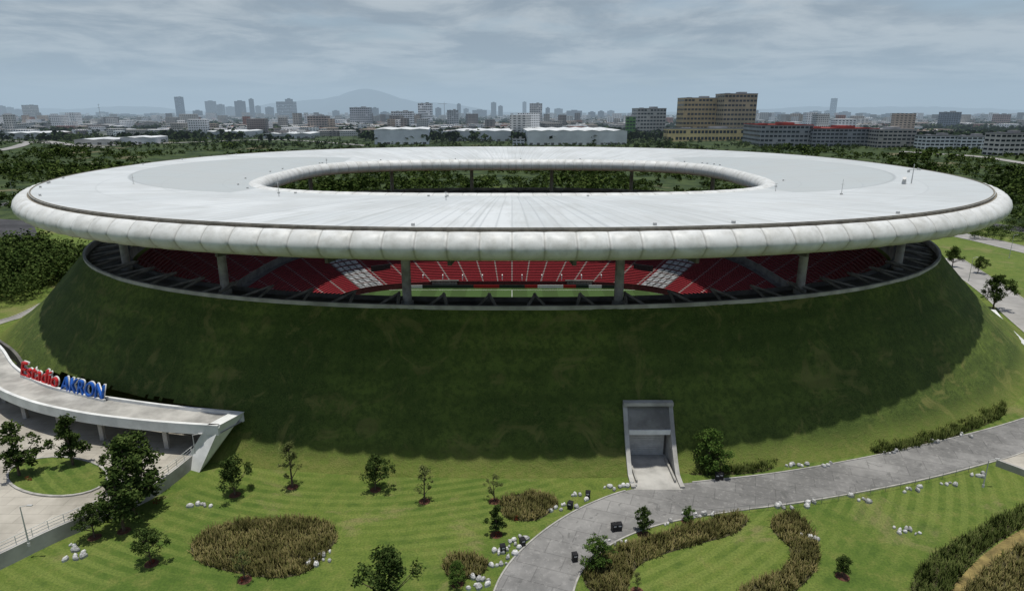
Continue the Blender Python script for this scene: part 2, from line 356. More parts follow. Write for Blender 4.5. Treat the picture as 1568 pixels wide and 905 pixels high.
# embankment
TA,TB=124,106
PORT=(16.2,22.6,-99.9)
plaza_px=[(-90,470),(-5,535),(22,566),(60,590),(110,606),(165,616),(260,630),(345,640),(305,690),(240,740),(160,778),(80,812),(0,850),(-110,900)]
PZ=1.5
plaza=SP(plaza_px,PZ)
NM=1200; KM=44; v=[];f=[]
for k in range(KM+1):
    t=k/KM
    for i in range(NM):
        th=2*math.pi*i/NM; r0=rad(102.3,92.3,2.3,th); r1=rad(TA,TB,2.3,th); r=r0+(r1-r0)*t; x,y=r*math.cos(th),r*math.sin(th)
        z=rimz(x,y)*(1-t)**1.28 - (.15 if k==KM else 0) + (.0 if k in(0,KM) else .16*math.sin(x*.31+y*.2)*math.sin(y*.27-x*.1)+R.uniform(-.05,.05))
        v.append((x,y,z))
for k in range(KM):
    for i in range(NM):
        j=(i+1)%NM; q=(k*NM+i,(k+1)*NM+i,(k+1)*NM+j,k*NM+j); cx=sum(v[a][0] for a in q)/4; cy=sum(v[a][1] for a in q)/4; cz=v[q[0]][2]
        if PORT[0]<cx<PORT[1] and cy<PORT[2]: continue
        if cx<-35 and cy<-30 and cz<6 and inside(cx,cy,plaza): continue
        f.append(q)
mesh('grass_embankment',v,f,M_mound,smooth=True)

rs=[.86,.93,.985,1.0,1.04,1.1,1.18,1.3,1.45,1.6,1.8,2.0,2.3,2.6,2.9,3.2,3.6,4,4.5,5,5.6,6.3,7,8,9,10,12,15,20,30,50,90,160,260]
NG=240; v=[];f=[]
for s in rs:
    for i in range(NG):
        th=2*math.pi*i/NG; r=rad(TA,TB,2.3,th)*s; x,y=r*math.cos(th),r*math.sin(th); v.append((x,y,rise(x,y)))
for k in range(len(rs)-1):
    for i in range(NG):
        j=(i+1)%NG; f.append((k*NG+i,(k+1)*NG+i,(k+1)*NG+j,k*NG+j))
mesh('ground',v,f,M_ground,smooth=True)

# ---------------------------------------------------------------- service portal
P=empty('service_tunnel_portal')
mb=MB(); x0,x1,yb=PORT; xm=(x0+x1)/2
def zt(t): return 20.4*(1-t)**1.28
for x in (x0-.05,x1+.05):
    v=[]; ys=np.linspace(yb+.8,-108.3,8)
    for y in ys:
        t=(abs(y)-91.8)/(106-91.8); z=zt(min(max(t,0),1))+.3
        v+=[(x-.3,y,-.1),(x-.3,y,z),(x+.3,y,z),(x+.3,y,-.1)]
    fs=[]
    for k in range(7):
        a=4*k;b=a+4
        for q in range(3): fs.append((a+q,b+q,b+q+1,a+q+1))
    fs+=[(28,29,30,31),(3,2,1,0)]
    mb.add(v,fs)
zl=zt((99.1-91.8)/14.2)+.35
mb.box((xm,yb+.4,zl-.25),(x1-x0+.66,1.0,.5)); mb.obj('side_walls_and_lintel',[M_conc],P)
mb=MB(); mb.add([(x0+.25,yb+.85,zl-.5),(x1-.25,yb+.85,zl-.5),(x1-.25,yb-1.6,zl*.62),(x0+.25,yb-1.6,zl*.62)],[(0,1,2,3),(3,2,1,0)]); mb.obj('sloped_hood',[M_conc],P)
mb=MB(); mb.box((xm,yb-1.6,zl*.56),(x1-x0-.56,.35,.7)); mb.obj('beam',[M_white],P)
mb=MB(); mb.box((xm,yb+.6,zl*.28),(x1-x0-.56,.3,zl*.56)); mb.obj('back_wall',[M_cdark],P)
mb=MB()
for k in range(int(zl*.5/.3)): mb.box((xm,yb+.35,.2+k*.3),(x1-x0-1.2,.12,.27))
mb.obj('roller_door',[M_steel],P)
mb=MB(); mb.add([(x0,-108.6,.035),(x1,-108.6,.035),(x1,yb+1,.035),(x0,yb+1,.035)],[(0,1,2,3)]); mb.obj('apron',[M_conc],P)
mb=MB(); mb.box((x0+.6,-104,.25),(.25,6,.45)); mb.box((x1-.6,-104,.25),(.25,6,.45)); mb.obj('wheel_kerbs',[M_kerb],P)

# ---------------------------------------------------------------- drive
up=[(1700,595),(1568,640),(1480,665),(1350,695),(1200,722),(1060,738),(970,748),(905,770),(850,800),(800,840),(768,880),(750,925),(740,970)]
lo=[(880,970),(875,925),(885,885),(905,858),(945,828),(1010,803),(1100,786),(1250,765),(1400,737),(1500,712),(1568,692),(1700,640)]
U_=catmull(SP(up),6); L_=catmull(SP(lo),6)
sheet('driveway',U_+L_,.02,M_drive)
mb=MB(); ia=[i for i,p in enumerate(U_) if 15.2<p.x<23.4]
ribbon(mb,U_[:min(ia)] if ia else U_,.2,0,.12)
if ia: ribbon(mb,U_[max(ia)+1:],.2,0,.12)
ribbon(mb,L_,.2,0,.12); mb.obj('driveway_kerb',[M_kerb])
mb=MB(); ribbon(mb,SP([(1525,712),(1568,728),(1640,760)]),.5,0,1.0); mb.obj('retaining_wall',[M_conc])
sheet('side_path',SP([(1530,705),(1620,745),(1640,700),(1600,680)]),.03,M_plaza)
def fence(name,pts,h,post,z=0,mat=M_steel,rails=(1,.5),t=.05):
    mb=MB(); tot=0; nxt=0
    for a,b in zip(pts[:-1],pts[1:]):
        L=(b-a).length
        while nxt<=tot+L:
            p=a+(b-a)*((nxt-tot)/L); mb.tube((p.x,p.y,z),(p.x,p.y,z+h),t,t,6); nxt+=post
        tot+=L
    for r in rails: ribbon(mb,pts,t,z+h*r-t*.6,z+h*r+t*.6)
    return mb.obj(name,[mat])
M_fence=simple('fence_wire',(.2,.2,.19),.2,1,.5)
fence('wire_fence',catmull(SP([(1060,792),(1250,772),(1400,743),(1500,718)]),5),1.0,2.5,mat=M_fence,t=.025)

# ---------------------------------------------------------------- plaza, walkway, sign
sheet('plaza',plaza,PZ,M_plaza,thick=1.6)
edge=catmull(SP([(305,690),(240,740),(160,778),(80,812),(0,850),(-110,900)],PZ),5)
mb=MB(); ribbon(mb,edge,.5,-.5,PZ+.35); mb.obj('plaza_parapet',[M_conc])
fence('plaza_railing',edge,1.15,1.6,PZ+.33,M_white,(1,.66,.33),.04)
ov=[Vector(survey(88+77*math.cos(a*.2094),730+30*math.sin(a*.2094),PZ)) for a in range(30)]
sheet('planter_lawn',ov,PZ+.1,M_lawn); mb=MB(); ribbon(mb,ov,.3,PZ,PZ+.2,closed=True); mb.obj('planter_kerb',[M_kerb])
W=empty('elevated_walkway'); WZ=6.0
Uo=catmull([Vector(survey(a,b,WZ)) for a,b in ((-90,440),(-40,500),(0,532),(22,562),(60,587),(110,602),(165,611),(260,624),(372,635))],6)
Lo=catmull([Vector(survey(a,b,WZ)) for a,b in ((-110,500),(-60,560),(-14,588),(8,602),(50,618),(100,630),(160,640),(245,649),(335,655))],6)
n=len(Uo); v=[];f=[]
for u_,l_ in zip(Uo,Lo): v+=[(u_.x,u_.y,WZ),(l_.x,l_.y,WZ),(l_.x,l_.y,WZ-.9),(u_.x,u_.y,WZ-.9)]
for k in range(n-1):
    a=4*k;b=a+4
    for q in range(4): f.append((a+q,a+(q+1)%4,b+(q+1)%4,b+q))
mesh('slab',v,f,M_conc,parent=W)
mb=MB(); ribbon(mb,Lo,.5,WZ-1.0,WZ+.5); ribbon(mb,Uo,.4,WZ-1.0,WZ+.45); mb.obj('parapets',[M_white],W)
a=Vector((*Uo[-1],WZ+.5));b=Vector((*Lo[-1],WZ+.5)); c=Vector((*survey(285,714),0)); d=Vector((*survey(303,723),0))
o=Vector((.9,.3,0)); ext=Vector((-1.6,.0,0))
mb=MB(); top=[a+ext,b+ext,b+o*.3,a+o*.3]; bot=[c-o*.6+Vector((0,2.5,0)),c-o*.6,d+o*.2,d+o*.2+Vector((0,2.5,0))]
mb.add([*top,*bot],[(0,1,2,3),(1,0,4,5),(2,1,5,6),(3,2,6,7),(0,3,7,4),(7,6,5,4)]); mb.obj('end_leg',[M_white],W)
mb=MB(); ribbon(mb,[p*0.985 for p in Uo],.5,0,WZ-.9); mb.obj('retaining_wall_below',[M_cdark],W)
mb=MB()
for k in range(14,n-4,7):
    p=(Uo[k]*.3+Lo[k]*.7); mb.box((p.x,p.y,(PZ+WZ-.9)/2),(.6,.6,WZ-.9-PZ))
mb.obj('piers',[M_conc],W)
S=empty('stadium_sign')
def word(txt,p0,p1,mat,h,z,nm):
    for layer,(off,ext,m,dy) in enumerate(((.0,.16,mat,0),(.03,.10,M_white,.14))):
        cu=D.curves.new(nm,'FONT'); cu.body=txt; cu.size=1; cu.extrude=ext/ h; cu.offset=off; cu.shear=.25; cu.space_character=1.06
        o=D.objects.new(nm,cu); link(o); bpy.context.view_layer.update()
        dg=bpy.context.evaluated_depsgraph_get(); me=D.meshes.new_from_object(o.evaluated_get(dg)); D.objects.remove(o)
        me.materials.clear(); me.materials.append(m)
        xs=[q.co.x for q in me.vertices]; w=max(xs)-min(xs); x0=min(xs)
        dx=Vector((p1[0]-p0[0],p1[1]-p0[1],0)); Ln=dx.length; dx.normalize(); nrm=Vector((dx.y,-dx.x,0))
        for q in me.vertices:
            X=(q.co.x-x0)/w*Ln; Z=q.co.y*h*1.25; Y=q.co.z*h
            q.co=Vector((p0[0],p0[1],z))+dx*X+Vector((0,0,Z))+nrm*(Y-dy*2-Z*.15)
        o=link(D.objects.new(nm if layer==0 else nm+'_outline',me)); o.parent=S
q0=survey(32,572,WZ+.5);q1=survey(88,592,WZ+.5);q2=survey(93,594,WZ+.5);q3=survey(160,610,WZ+.5)
word('Estadio',q0,q1,M_red,2.8,WZ+.3,'red_word'); word('AKRON',q2,q3,M_blue,2.6,WZ+.3,'blue_word')
mb=MB(); ribbon(mb,[Vector(q0),Vector(q1),Vector(q3)],.35,WZ-.2,WZ+.4); mb.obj('sign_base',[M_white],S)

mb=MB(); ribbon(mb,catmull(SP([(1518,483),(1535,505),(1560,530),(1600,560),(1680,600)]),5),1.2,0,1.6); mb.obj('ramp_wall',[M_white])
ROADS=[]
def road(name,pts,w,mat=M_asph,z=.02,kerb=True):
    P_=catmull([Vector(survey_t(*p)[:2]) for p in pts],8); n=len(P_); v=[];f=[]
    for i,p in enumerate(P_):
        t_=(P_[min(i+1,n-1)]-P_[max(i-1,0)]).normalized(); nn=Vector((-t_.y,t_.x))*w/2
        for q in (p+nn,p-nn): v.append((q.x,q.y,rise(q.x,q.y)+z+(0 if kerb else .25)))
    for i in range(n-1): f.append((2*i,2*i+1,2*i+3,2*i+2)[::-1])
    mesh(name,v,f,mat)
    if kerb:
        mb=MB()
        for s in (-1,1):
            ribbon(mb,[Vector(v[2*i+(0 if s<0 else 1)][:2]) for i in range(n)],.3,0,.13)
        mb.obj(name+'_kerb',[M_kerb])
    ROADS.extend((p.x,p.y,w/2+3) for p in P_)
M_lroad=simple('light_paving',(.30,.29,.27),.25,.1)
road('ring_road',[(1750,420),(1640,398),(1568,382),(1500,366),(1440,354),(1380,346)],11,M_lroad)
road('road',[(1800,390),(1640,362),(1568,352),(1500,343),(1430,335),(1300,322)],14)
road('access_path',[(1450,395),(1480,415),(1530,450),(1568,482),(1640,540)],9,M_lroad)
road('access_path',[(-80,520),(0,493),(40,480),(95,452),(140,430)],3,M_lroad)
road('road',[(-200,352),(-60,365),(0,376),(60,390),(100,395)],9)
road('service_road',[(-100,300),(0,286),(30,284),(60,292),(20,310),(-60,322)],7)
sheet('car_park',SP([(-150,345),(0,335),(50,338),(62,372),(0,388),(-150,410)]),.03,M_asph)
road('country_road',[(-60,240),(20,226),(60,216),(110,222),(160,226)],12,M_lroad,kerb=False)
road('country_road',[(1640,262),(1568,250),(1500,240),(1440,236),(1380,232)],10,M_lroad,kerb=False)
road('country_road',[(-50,212),(120,222),(260,219),(420,214),(560,223)],10,M_lroad,kerb=False)

# ---------------------------------------------------------------- vegetation
def leafquads(cs,rs_,per,size,flat=.8):
    out=[]
    for c,r in zip(cs,rs_):
        d=rng.normal(size=(per,3)); d/=np.linalg.norm(d,axis=1)[:,None]; rr=r*rng.uniform(.35,1.08,per)[:,None]
        p=c+d*rr*np.array([1,1,flat])
        a=rng.normal(size=(per,3)); a[:,2]*=.5; a/=np.linalg.norm(a,axis=1)[:,None]
        b=np.cross(a,rng.normal(size=(per,3))); b/=np.linalg.norm(b,axis=1)[:,None]
        s=size*rng.uniform(.6,1.35,per)[:,None]
        out.append(np.stack([p-a*s,p-b*s*.6,p+a*s,p+b*s*.6],axis=1))
    return np.concatenate(out)
def make_tree(seed,H=6,cr=1.9,nl=26,per=70,leaf=.14,base=.3,mat=None,conic=.0):
    r=random.Random(seed); mb=MB(); 
    bend=Vector((r.uniform(-.25,.25),r.uniform(-.25,.25),0)); segs=5; tp=[Vector((0,0,-.1))+bend*(k/segs)**1.5+Vector((0,0,H*.82*k/segs)) for k in range(segs+1)]
    for k in range(segs): mb.tube(tp[k],tp[k+1],.14*(1-.15*k),.14*(1-.15*(k+1)),7,0,False)
    cs=[];rr=[]
    for k in range(nl):
        h=r.uniform(base,1.0)**.9; a=r.uniform(0,6.28); env=math.sin(math.pi*min(1,(h-base)/(1-base)*.86+.14))**.6*(1-conic*(h-base))
        d=cr*env*r.uniform(.25,.95)*(1+.25*math.sin(a*2+seed)); c=Vector((d*math.cos(a),d*math.sin(a),H*h*.93)); 
        rad_=r.uniform(.28,.6)*cr*.55; cs.append(np.array(c)); rr.append(rad_)
        if k%2==0:
            zz=max(c.z-d*.8-.3,H*.2); q=zz/(H*.82)*segs; i=min(int(q),segs-1); s=tp[i]+(tp[i+1]-tp[i])*min(q-i,1); mb.tube(s,c,.055,.02,5,0,False)
    Q=leafquads(cs,rr,per,leaf); nv=len(mb.v); V=mb.v+[tuple(x) for x in Q.reshape(-1,3).tolist()]
    F_=mb.f+[(nv+4*k,nv+4*k+1,nv+4*k+2,nv+4*k+3) for k in range(len(Q))]
    me=D.meshes.new('tree_mesh'); me.from_pydata(V,[],F_); me.materials.append(M_bark); me.materials.append(mat or M_leafD)
    me.polygons.foreach_set('material_index',[0]*len(mb.f)+[1]*len(Q)); me.update(); return me
dense=[make_tree(s,cr=2.5,nl=46,per=74) for s in (1,2,3)]
tall=[make_tree(s,cr=1.85,nl=42,per=74,base=.2,conic=.35) for s in (11,12,13)]
sparse=[make_tree(s,cr=1.8,nl=26,per=44,leaf=.11,mat=M_leafL) for s in (21,22)]
greenl=[make_tree(s,cr=2.7,nl=50,per=76,base=.12,mat=M_leafM) for s in (31,32)]
redsh=[make_tree(41,cr=3.2,nl=24,per=60,base=.05,mat=M_redleaf)]
def tree(name,kind,px,pb,ptop,z=0):
    x,y=survey(px,pb,z); h=(pb-ptop)*mpp(y,z)*1.06
    o=link(D.objects.new(name,R.choice(kind))); o.location=(x,y,z); o.scale=[h/6]*3; o.rotation_euler=(0,0,R.uniform(0,6.28))
    if z<1 and pb>600 and h>2:
        mb=MB(); mb.tube((x,y,0),(x,y,.05),.75,.7,16); mb.obj('mulch_ring',[M_mulch])
for a in [('t',30,728,640,PZ),('t',112,712,630,PZ),('d',215,745,655,PZ),('t',190,812,705,0),('d',145,822,765,0),('d',232,862,803,0),
          ('d',360,757,695,0),('s',448,745,672,0),('d',575,749,692,0),('s',650,767,708,0),('s',757,767,722,0),('t',760,818,768,0),
          ('s',375,887,835,0),('d',597,930,828,0),('g',700,892,855,0),('t',985,817,770,0),('g',913,868,812,0),('g',1085,718,652,0),
          ('d',1290,882,848,0),('g',1052,797,772,0),('s',975,905,872,0),('t',205,790,660,0),('d',1520,475,420,0),('d',1458,408,378,0),('d',1497,418,392,0),('d',126,392,374,0),
          ('d',1440,360,345,0)]:
    kind={'d':dense,'t':tall,'s':sparse,'g':greenl}[a[0]]
    tree({'d':'broadleaf_tree','t':'broadleaf_tree','s':'young_sparse_tree','g':'bushy_tree'}[a[0]],kind,*a[1:])
for px_,py_,zz in ((762,820,0),(45,735,PZ),(372,888,0),(790,796,0),(233,862,0),(240,770,0)): tree('red_leaved_shrub',redsh,px_,py_,py_-9,zz)
def template(K,size,lobes=6):
    cs=[np.array([rng.normal()*.38,rng.normal()*.38,rng.uniform(.35,.95)]) for _ in range(lobes)]
    return leafquads(cs,[rng.uniform(.3,.5) for _ in cs],K//lobes,size)
def scatter(name,P_,S_,temps,mat):
    out=[]; P_=np.asarray(P_,float); S_=np.asarray(S_,float); which=rng.integers(0,len(temps),len(P_))
    for w,T in enumerate(temps):
        m=which==w; p=P_[m]; s=S_[m]; a=rng.uniform(0,6.28,len(p)); c,sn=np.cos(a),np.sin(a)
        X=T[None,:,:,0]*c[:,None,None]-T[None,:,:,1]*sn[:,None,None]; Y=T[None,:,:,0]*sn[:,None,None]+T[None,:,:,1]*c[:,None,None]
        q=np.stack([X,Y,np.broadcast_to(T[None,:,:,2],X.shape)],-1)*s[:,None,None,None]+p[:,None,None,:]
        out.append(q.reshape(-1,4,3))
    Q=np.concatenate(out); n=len(Q); mesh(name,Q.reshape(-1,3),np.arange(4*n).reshape(n,4),mat)
T1=[template(560,.06,10) for _ in range(4)]; T2=[template(36,.23) for _ in range(5)]; T3=[template(18,.36,5) for _ in range(5)]
P_=[];S_=[]
for _ in range(120):
    x,y=survey(R.uniform(-90,118),R.uniform(396,462)); 
    if rad(TA+8,TB+8,2.3,math.atan2(y,x))<math.hypot(x,y): P_.append((x,y,0)); S_.append(R.uniform(4.0,8.5))
for _ in range(24):
    x,y=survey(R.uniform(1470,1600),R.uniform(345,372)); P_.append((x,y,0)); S_.append(R.uniform(2.5,4))
scatter('grove_of_trees',P_,S_,T1,M_leafD)
from mathutils import noise as mn
def onroad(x,y): return any(abs(x-a)<w and abs(y-b)<w for a,b,w in ROADS)
P_=[];S_=[]
while len(P_)<10500:
    Y=285*(1020/285)**R.random(); X=R.uniform(-.95,.95)*Y; y=Y+CY; r=math.hypot(X,y)
    if r<(215 if (y>60 and abs(X)<190) else 262): continue
    d=mn.noise(Vector((X*.014,y*.014,0)))+.5*mn.noise(Vector((X*.05,y*.05,4)))
    if d<-.30 or onroad(X,y) or (X<-230 and y<150): continue
    P_.append((X,y,rise(X,y)-.3)); S_.append(R.uniform(1.2,3.8)*(1+max(0,d)*1.6))
scatter('scrub_vegetation',P_,S_,T2,M_bush)
P_=[];S_=[]
while len(P_)<8500:
    Y=850*(5200/850)**(R.random()); X=R.uniform(-.95,.95)*Y; y=Y+CY
    if mn.noise(Vector((X*.006,y*.003,3)))<-.08: continue
    P_.append((X,y,11.5)); S_.append(R.uniform(5,10.5)*(1+Y/9000))
scatter('distant_tree_belt',P_,S_,T3,M_far)

def bed(name,pts,h,dens,mat,z=0):
    poly=catmull(SP(pts,z),5,True)
    sheet(name+'_soil',poly,z+.03,M_soil)
    xs=[p.x for p in poly]; ys=[p.y for p in poly]; area=(max(xs)-min(xs))*(max(ys)-min(ys)); n=int(area*dens); Q=[]
    for _ in range(n):
        x=R.uniform(min(xs),max(xs)); y=R.uniform(min(ys),max(ys))
        if not inside(x,y,poly): continue
        hh=h*R.uniform(.5,1.2)*(1+.5*mn.noise(Vector((x*.5,y*.5,0))))
        for _k in range(5):
            w=.05; b=R.uniform(0,6.28); ln=R.uniform(.25,.75)*h; lx,ly=math.cos(b)*ln,math.sin(b)*ln; dx,dy=-math.sin(b)*w,math.cos(b)*w; ox,oy=R.uniform(-.15,.15),R.uniform(-.15,.15)
            Q.append([(x+ox-dx,y+oy-dy,z),(x+ox+dx,y+oy+dy,z),(x+ox+lx+dx*.5,y+oy+ly+dy*.5,z+hh),(x+ox+lx-dx*.5,y+oy+ly-dy*.5,z+hh)])
    Q=np.array(Q); n=len(Q); mesh(name,Q.reshape(-1,3),np.arange(4*n).reshape(n,4),mat)
bed('ornamental_grass_bed',[(292,838),(320,812),(370,797),(440,793),(500,800),(516,822),(500,845),(475,872),(430,884),(370,878),(310,862)],.7,15,M_bed)
bed('ornamental_grass_bed',[(768,768),(805,754),(845,758),(853,774),(820,796),(775,792)],.65,15,M_bed)
bed('ornamental_grass_bed',[(680,855),(715,848),(746,858),(735,880),(690,885)],.65,15,M_bed)
bed('ornamental_grass_bed',[(905,905),(895,875),(930,845),(1000,822),(1070,800),(1130,787),(1145,797),(1120,818),(1060,835),(990,858),(965,885),(955,925)],.7,15,M_bed)
bed('ornamental_grass_bed',[(1180,800),(1205,785),(1235,800),(1252,835),(1250,870),(1215,905),(1160,925),(1130,905),(1200,870),(1210,840),(1190,820)],.7,15,M_bed)
bed('ground_cover_bed',[(1060,712),(1095,705),(1130,697),(1180,700),(1186,714),(1150,724),(1060,726)],.8,15,M_bed2)
bed('ground_cover_bed',[(1333,682),(1370,655),(1430,630),(1500,614),(1538,622),(1530,640),(1470,665),(1400,685),(1345,694)],.9,13,M_bed2)
bed('ground_cover_bed',[(1395,925),(1410,870),(1470,825),(1568,775),(1640,750),(1640,775),(1568,805),(1500,850),(1455,905),(1440,940)],.8,12,M_bed2)
bed('ground_cover_bed',[(1478,925),(1500,880),(1550,842),(1640,800),(1700,850),(1600,940)],.8,11,M_bed)
sheet('dry_grass_strip',catmull(SP([(1440,925),(1465,890),(1510,845),(1575,805),(1620,800),(1560,840),(1500,880),(1475,925)]),4,True),.02,simple('dry_grass',(.22,.17,.06),.5,.8))

def stones(px_,py_,n,z=0):
    x,y=survey(px_,py_,z); mb=MB(); yaw0=R.uniform(-.6,.6)
    for k in range(n):
        cx=x+(k-n/2)*.6*math.cos(yaw0)+R.uniform(-.25,.25); cy=y+(k-n/2)*.6*math.sin(yaw0)+R.uniform(-.5,.5); s=R.uniform(.35,.72)
        a=[]; nn=7; j=[R.uniform(.65,1.2) for _ in range(nn)]; yw=R.uniform(0,3); el=R.uniform(.55,.9)
        for zz,kk in ((0,1),(.35*s,1.05),(.6*s,.7)):
            for q in range(nn):
                an=6.283*q/nn; lx,ly=s*.6*j[q]*kk*math.cos(an),s*.6*el*j[q]*kk*math.sin(an); a.append((cx+lx*math.cos(yw)-ly*math.sin(yw),cy+lx*math.sin(yw)+ly*math.cos(yw),z+zz*(1+.25*j[q])))
        fs=[(q,(q+1)%nn,nn+(q+1)%nn,nn+q) for q in range(nn)]+[(nn+q,nn+(q+1)%nn,2*nn+(q+1)%nn,2*nn+q) for q in range(nn)]+[tuple(range(2*nn,3*nn))]
        mb.add(a,fs)
    mb.obj('boulder_group',[M_rock])
for a in [(312,773,5),(120,842,5),(118,853,4),(495,852,5),(492,862,4),(820,714,3),(853,714,4),(853,708,3),(945,747,5),(968,744,4),(890,762,5),(873,773,4),(738,887,5),(736,896,4),(785,838,5),(775,850,5),(770,862,4),(1222,712,6),(1078,787,5),(1060,790,4),(1205,778,5),(1240,770,3),(1320,765,4),(1400,750,5),(1398,816,5),(1383,812,3),(947,829,5),(1245,825,4),(1365,692,4),(1270,712,3),(1455,742,4),(1480,668,3),(1433,677,3),(1500,728,4),(795,824,4),(856,780,3),(1025,799,3)]: stones(*a)
def bin_(px_,py_,z=0):
    x,y=survey(px_,py_,z); e=empty('litter_bin',(x,y,z)); e.rotation_euler[2]=R.uniform(-.5,.5); mb=MB()
    mb.box((0,0,.5),(.55,.55,.85),taper=1.12); mb.box((0,0,.98),(.66,.66,.1),taper=.9); mb.box((0,0,.04),(.4,.4,.08)); mb.box((0,-.31,.78),(.34,.04,.16),1)
    mb.obj('body_and_lid',[M_dark,M_steel],e)
for a in ((940,812),(948,811),(880,858),(800,835),(873,778),(900,762),(1098,734),(1104,733),(770,845)): bin_(*a)
def lamp(px_,py_,h,z=0):
    x,y=survey(px_,py_,z); e=empty('street_lamp',(x,y,z)); mb=MB(); mb.tube((0,0,0),(0,0,h),.09,.05,8); mb.tube((0,0,0),(0,0,.4),.16,.14,8); mb.tube((0,0,h),(.9,0,h+.2),.04,.04,6); mb.box((1.1,0,h+.2),(.6,.22,.1)); mb.obj('pole_and_head',[M_steel],e)
for a in ((45,835,5,PZ),(300,700,3.5,PZ),(1505,745,4,0),(1483,430,7,0),(20,300,9,0),(70,300,9,0),(1545,395,8,0),(1510,330,9,0)): lamp(*a)

# ---------------------------------------------------------------- city
def facade(name,wall,glass=(.03,.035,.045),ph=3.4,pw=4.0):
    t=NT(name); g=t.n('ShaderNodeNewGeometry'); sp=t.n('ShaderNodeSeparateXYZ',i0=g.outputs['Position']); sn=t.n('ShaderNodeSeparateXYZ',i0=g.outputs['Normal'])
    a=t.math('FRACT',t.math('DIVIDE',sp.outputs[2],ph)); b=t.math('FRACT',t.math('DIVIDE',t.math('ADD',sp.outputs[0],sp.outputs[1]),pw))
    w=t.math('MULTIPLY',t.math('MULTIPLY',t.math('GREATER_THAN',a,.35),t.math('LESS_THAN',a,.75)),t.math('GREATER_THAN',b,.45))
    w=t.math('MULTIPLY',w,t.math('LESS_THAN',t.math('ABSOLUTE',sn.outputs[2]),.5))
    if wall is None:
        cr=t.n('ShaderNodeValToRGB',i0=g.outputs['Random Per Island']); e=cr.color_ramp; e.interpolation='CONSTANT'
        cols=[(0,(.5,.5,.48)),(.25,(.35,.33,.30)),(.42,(.75,.75,.74)),(.58,(.22,.2,.19)),(.73,(.42,.34,.27)),(.83,(.3,.14,.10)),(.90,(.8,.8,.79))]
        e.elements[0].color=(*cols[0][1],1); e.elements[1].position=cols[1][0]; e.elements[1].color=(*cols[1][1],1)
        for p,c in cols[2:]: q=e.elements.new(p); q.color=(*c,1)
        base=cr.outputs[0]
    else: base=t.mix(t.noise(.05,3),wall,[x*.8 for x in wall])
    return t.out(t.mix(w,base,glass),.7)
M_city=facade('city_walls',None); M_tower=facade('tower_walls',(.26,.29,.33),(.08,.10,.12),3.6,5)
M_roofgrey=simple('roof_grey',(.3,.3,.3),.3,.05); M_roofred=simple('roof_red',(.30,.06,.045),.3,.05); M_roofwhite=simple('roof_white',(.62,.64,.64),.3,.05)
wallm={}
def wm(c):
    if c not in wallm: wallm[c]=simple('render_wall',c,.15,.05)
    return wallm[c]
def building(name,xl,xr,yb_,yt_,col,floors,roof=None,depth=None,yaw=0,ware=False,bay=None):
    x,y,z=survey_t((xl+xr)/2,yb_); m=mpp(y,z); w=(xr-xl)*m; h=(yb_-yt_)*m; dp=depth or w*.6
    e=empty(name,(x,y+dp/2,z-1)); e.rotation_euler[2]=yaw; h+=1
    mb=MB(); mb.box((0,0,h/2),(w,dp,h)); mb.obj('walls',[wm(col)],e)
    if ware:
        mb=MB(); k=max(2,int(w/18)); ww=w*1.01/k
        for q in range(k):
            x0_=-w*.505+q*ww; v=[(x0_,-dp/2-.5,h),(x0_+ww/2,-dp/2-.5,h+1.2),(x0_+ww,-dp/2-.5,h),(x0_,dp/2+.5,h),(x0_+ww/2,dp/2+.5,h+1.2),(x0_+ww,dp/2+.5,h)]
            mb.add(v,[(0,1,4,3),(1,2,5,4),(0,2,1),(3,4,5)])
        mb.obj('roof',[roof or M_roofwhite],e); mb=MB()
        for q in range(k*2):
            mb.box((-w/2+(q+.5)*w/(k*2),-dp/2-.05,2.2),(w/(k*2)*.4,.3,3.2))
        mb.obj('doors',[M_cdark],e); return
    fh=h/floors; mb=MB()
    nb=max(3,int(w/(bay or 5)))
    for q in range(floors):
        zc=(q+.55)*fh
        for j in range(nb):
            if R.random()<.06: continue
            xc=-w/2+(j+.5)*w/nb
            mb.box((xc,-dp/2-.02,zc),(w/nb*.74,.3,fh*.45))
        for j in range(max(2,int(dp/6))):
            nn=max(2,int(dp/6)); yc=-dp/2+(j+.5)*dp/nn
            for s in (-1,1): mb.box((s*w/2,yc,zc),(.3,dp/nn*.7,fh*.45))
    mb.obj('windows',[M_glass],e)
    mb=MB(); mb.box((0,-dp/2,h+.4),(w+.6,.6,.9)); mb.box((0,dp/2,h+.4),(w+.6,.6,.9)); mb.box((-w/2,0,h+.4),(.6,dp-.7,.9)); mb.box((w/2,0,h+.4),(.6,dp-.7,.9))
    mb.box((0,0,h+.05),(w-.7,dp-.7,.1)); mb.box((w*.15,0,h+1.6),(w*.22,dp*.4,3)); mb.box((-w*.25,dp*.1,h+.9),(w*.12,dp*.2,1.6))
    mb.obj('roof_and_parapet',[roof or M_roofgrey],e)
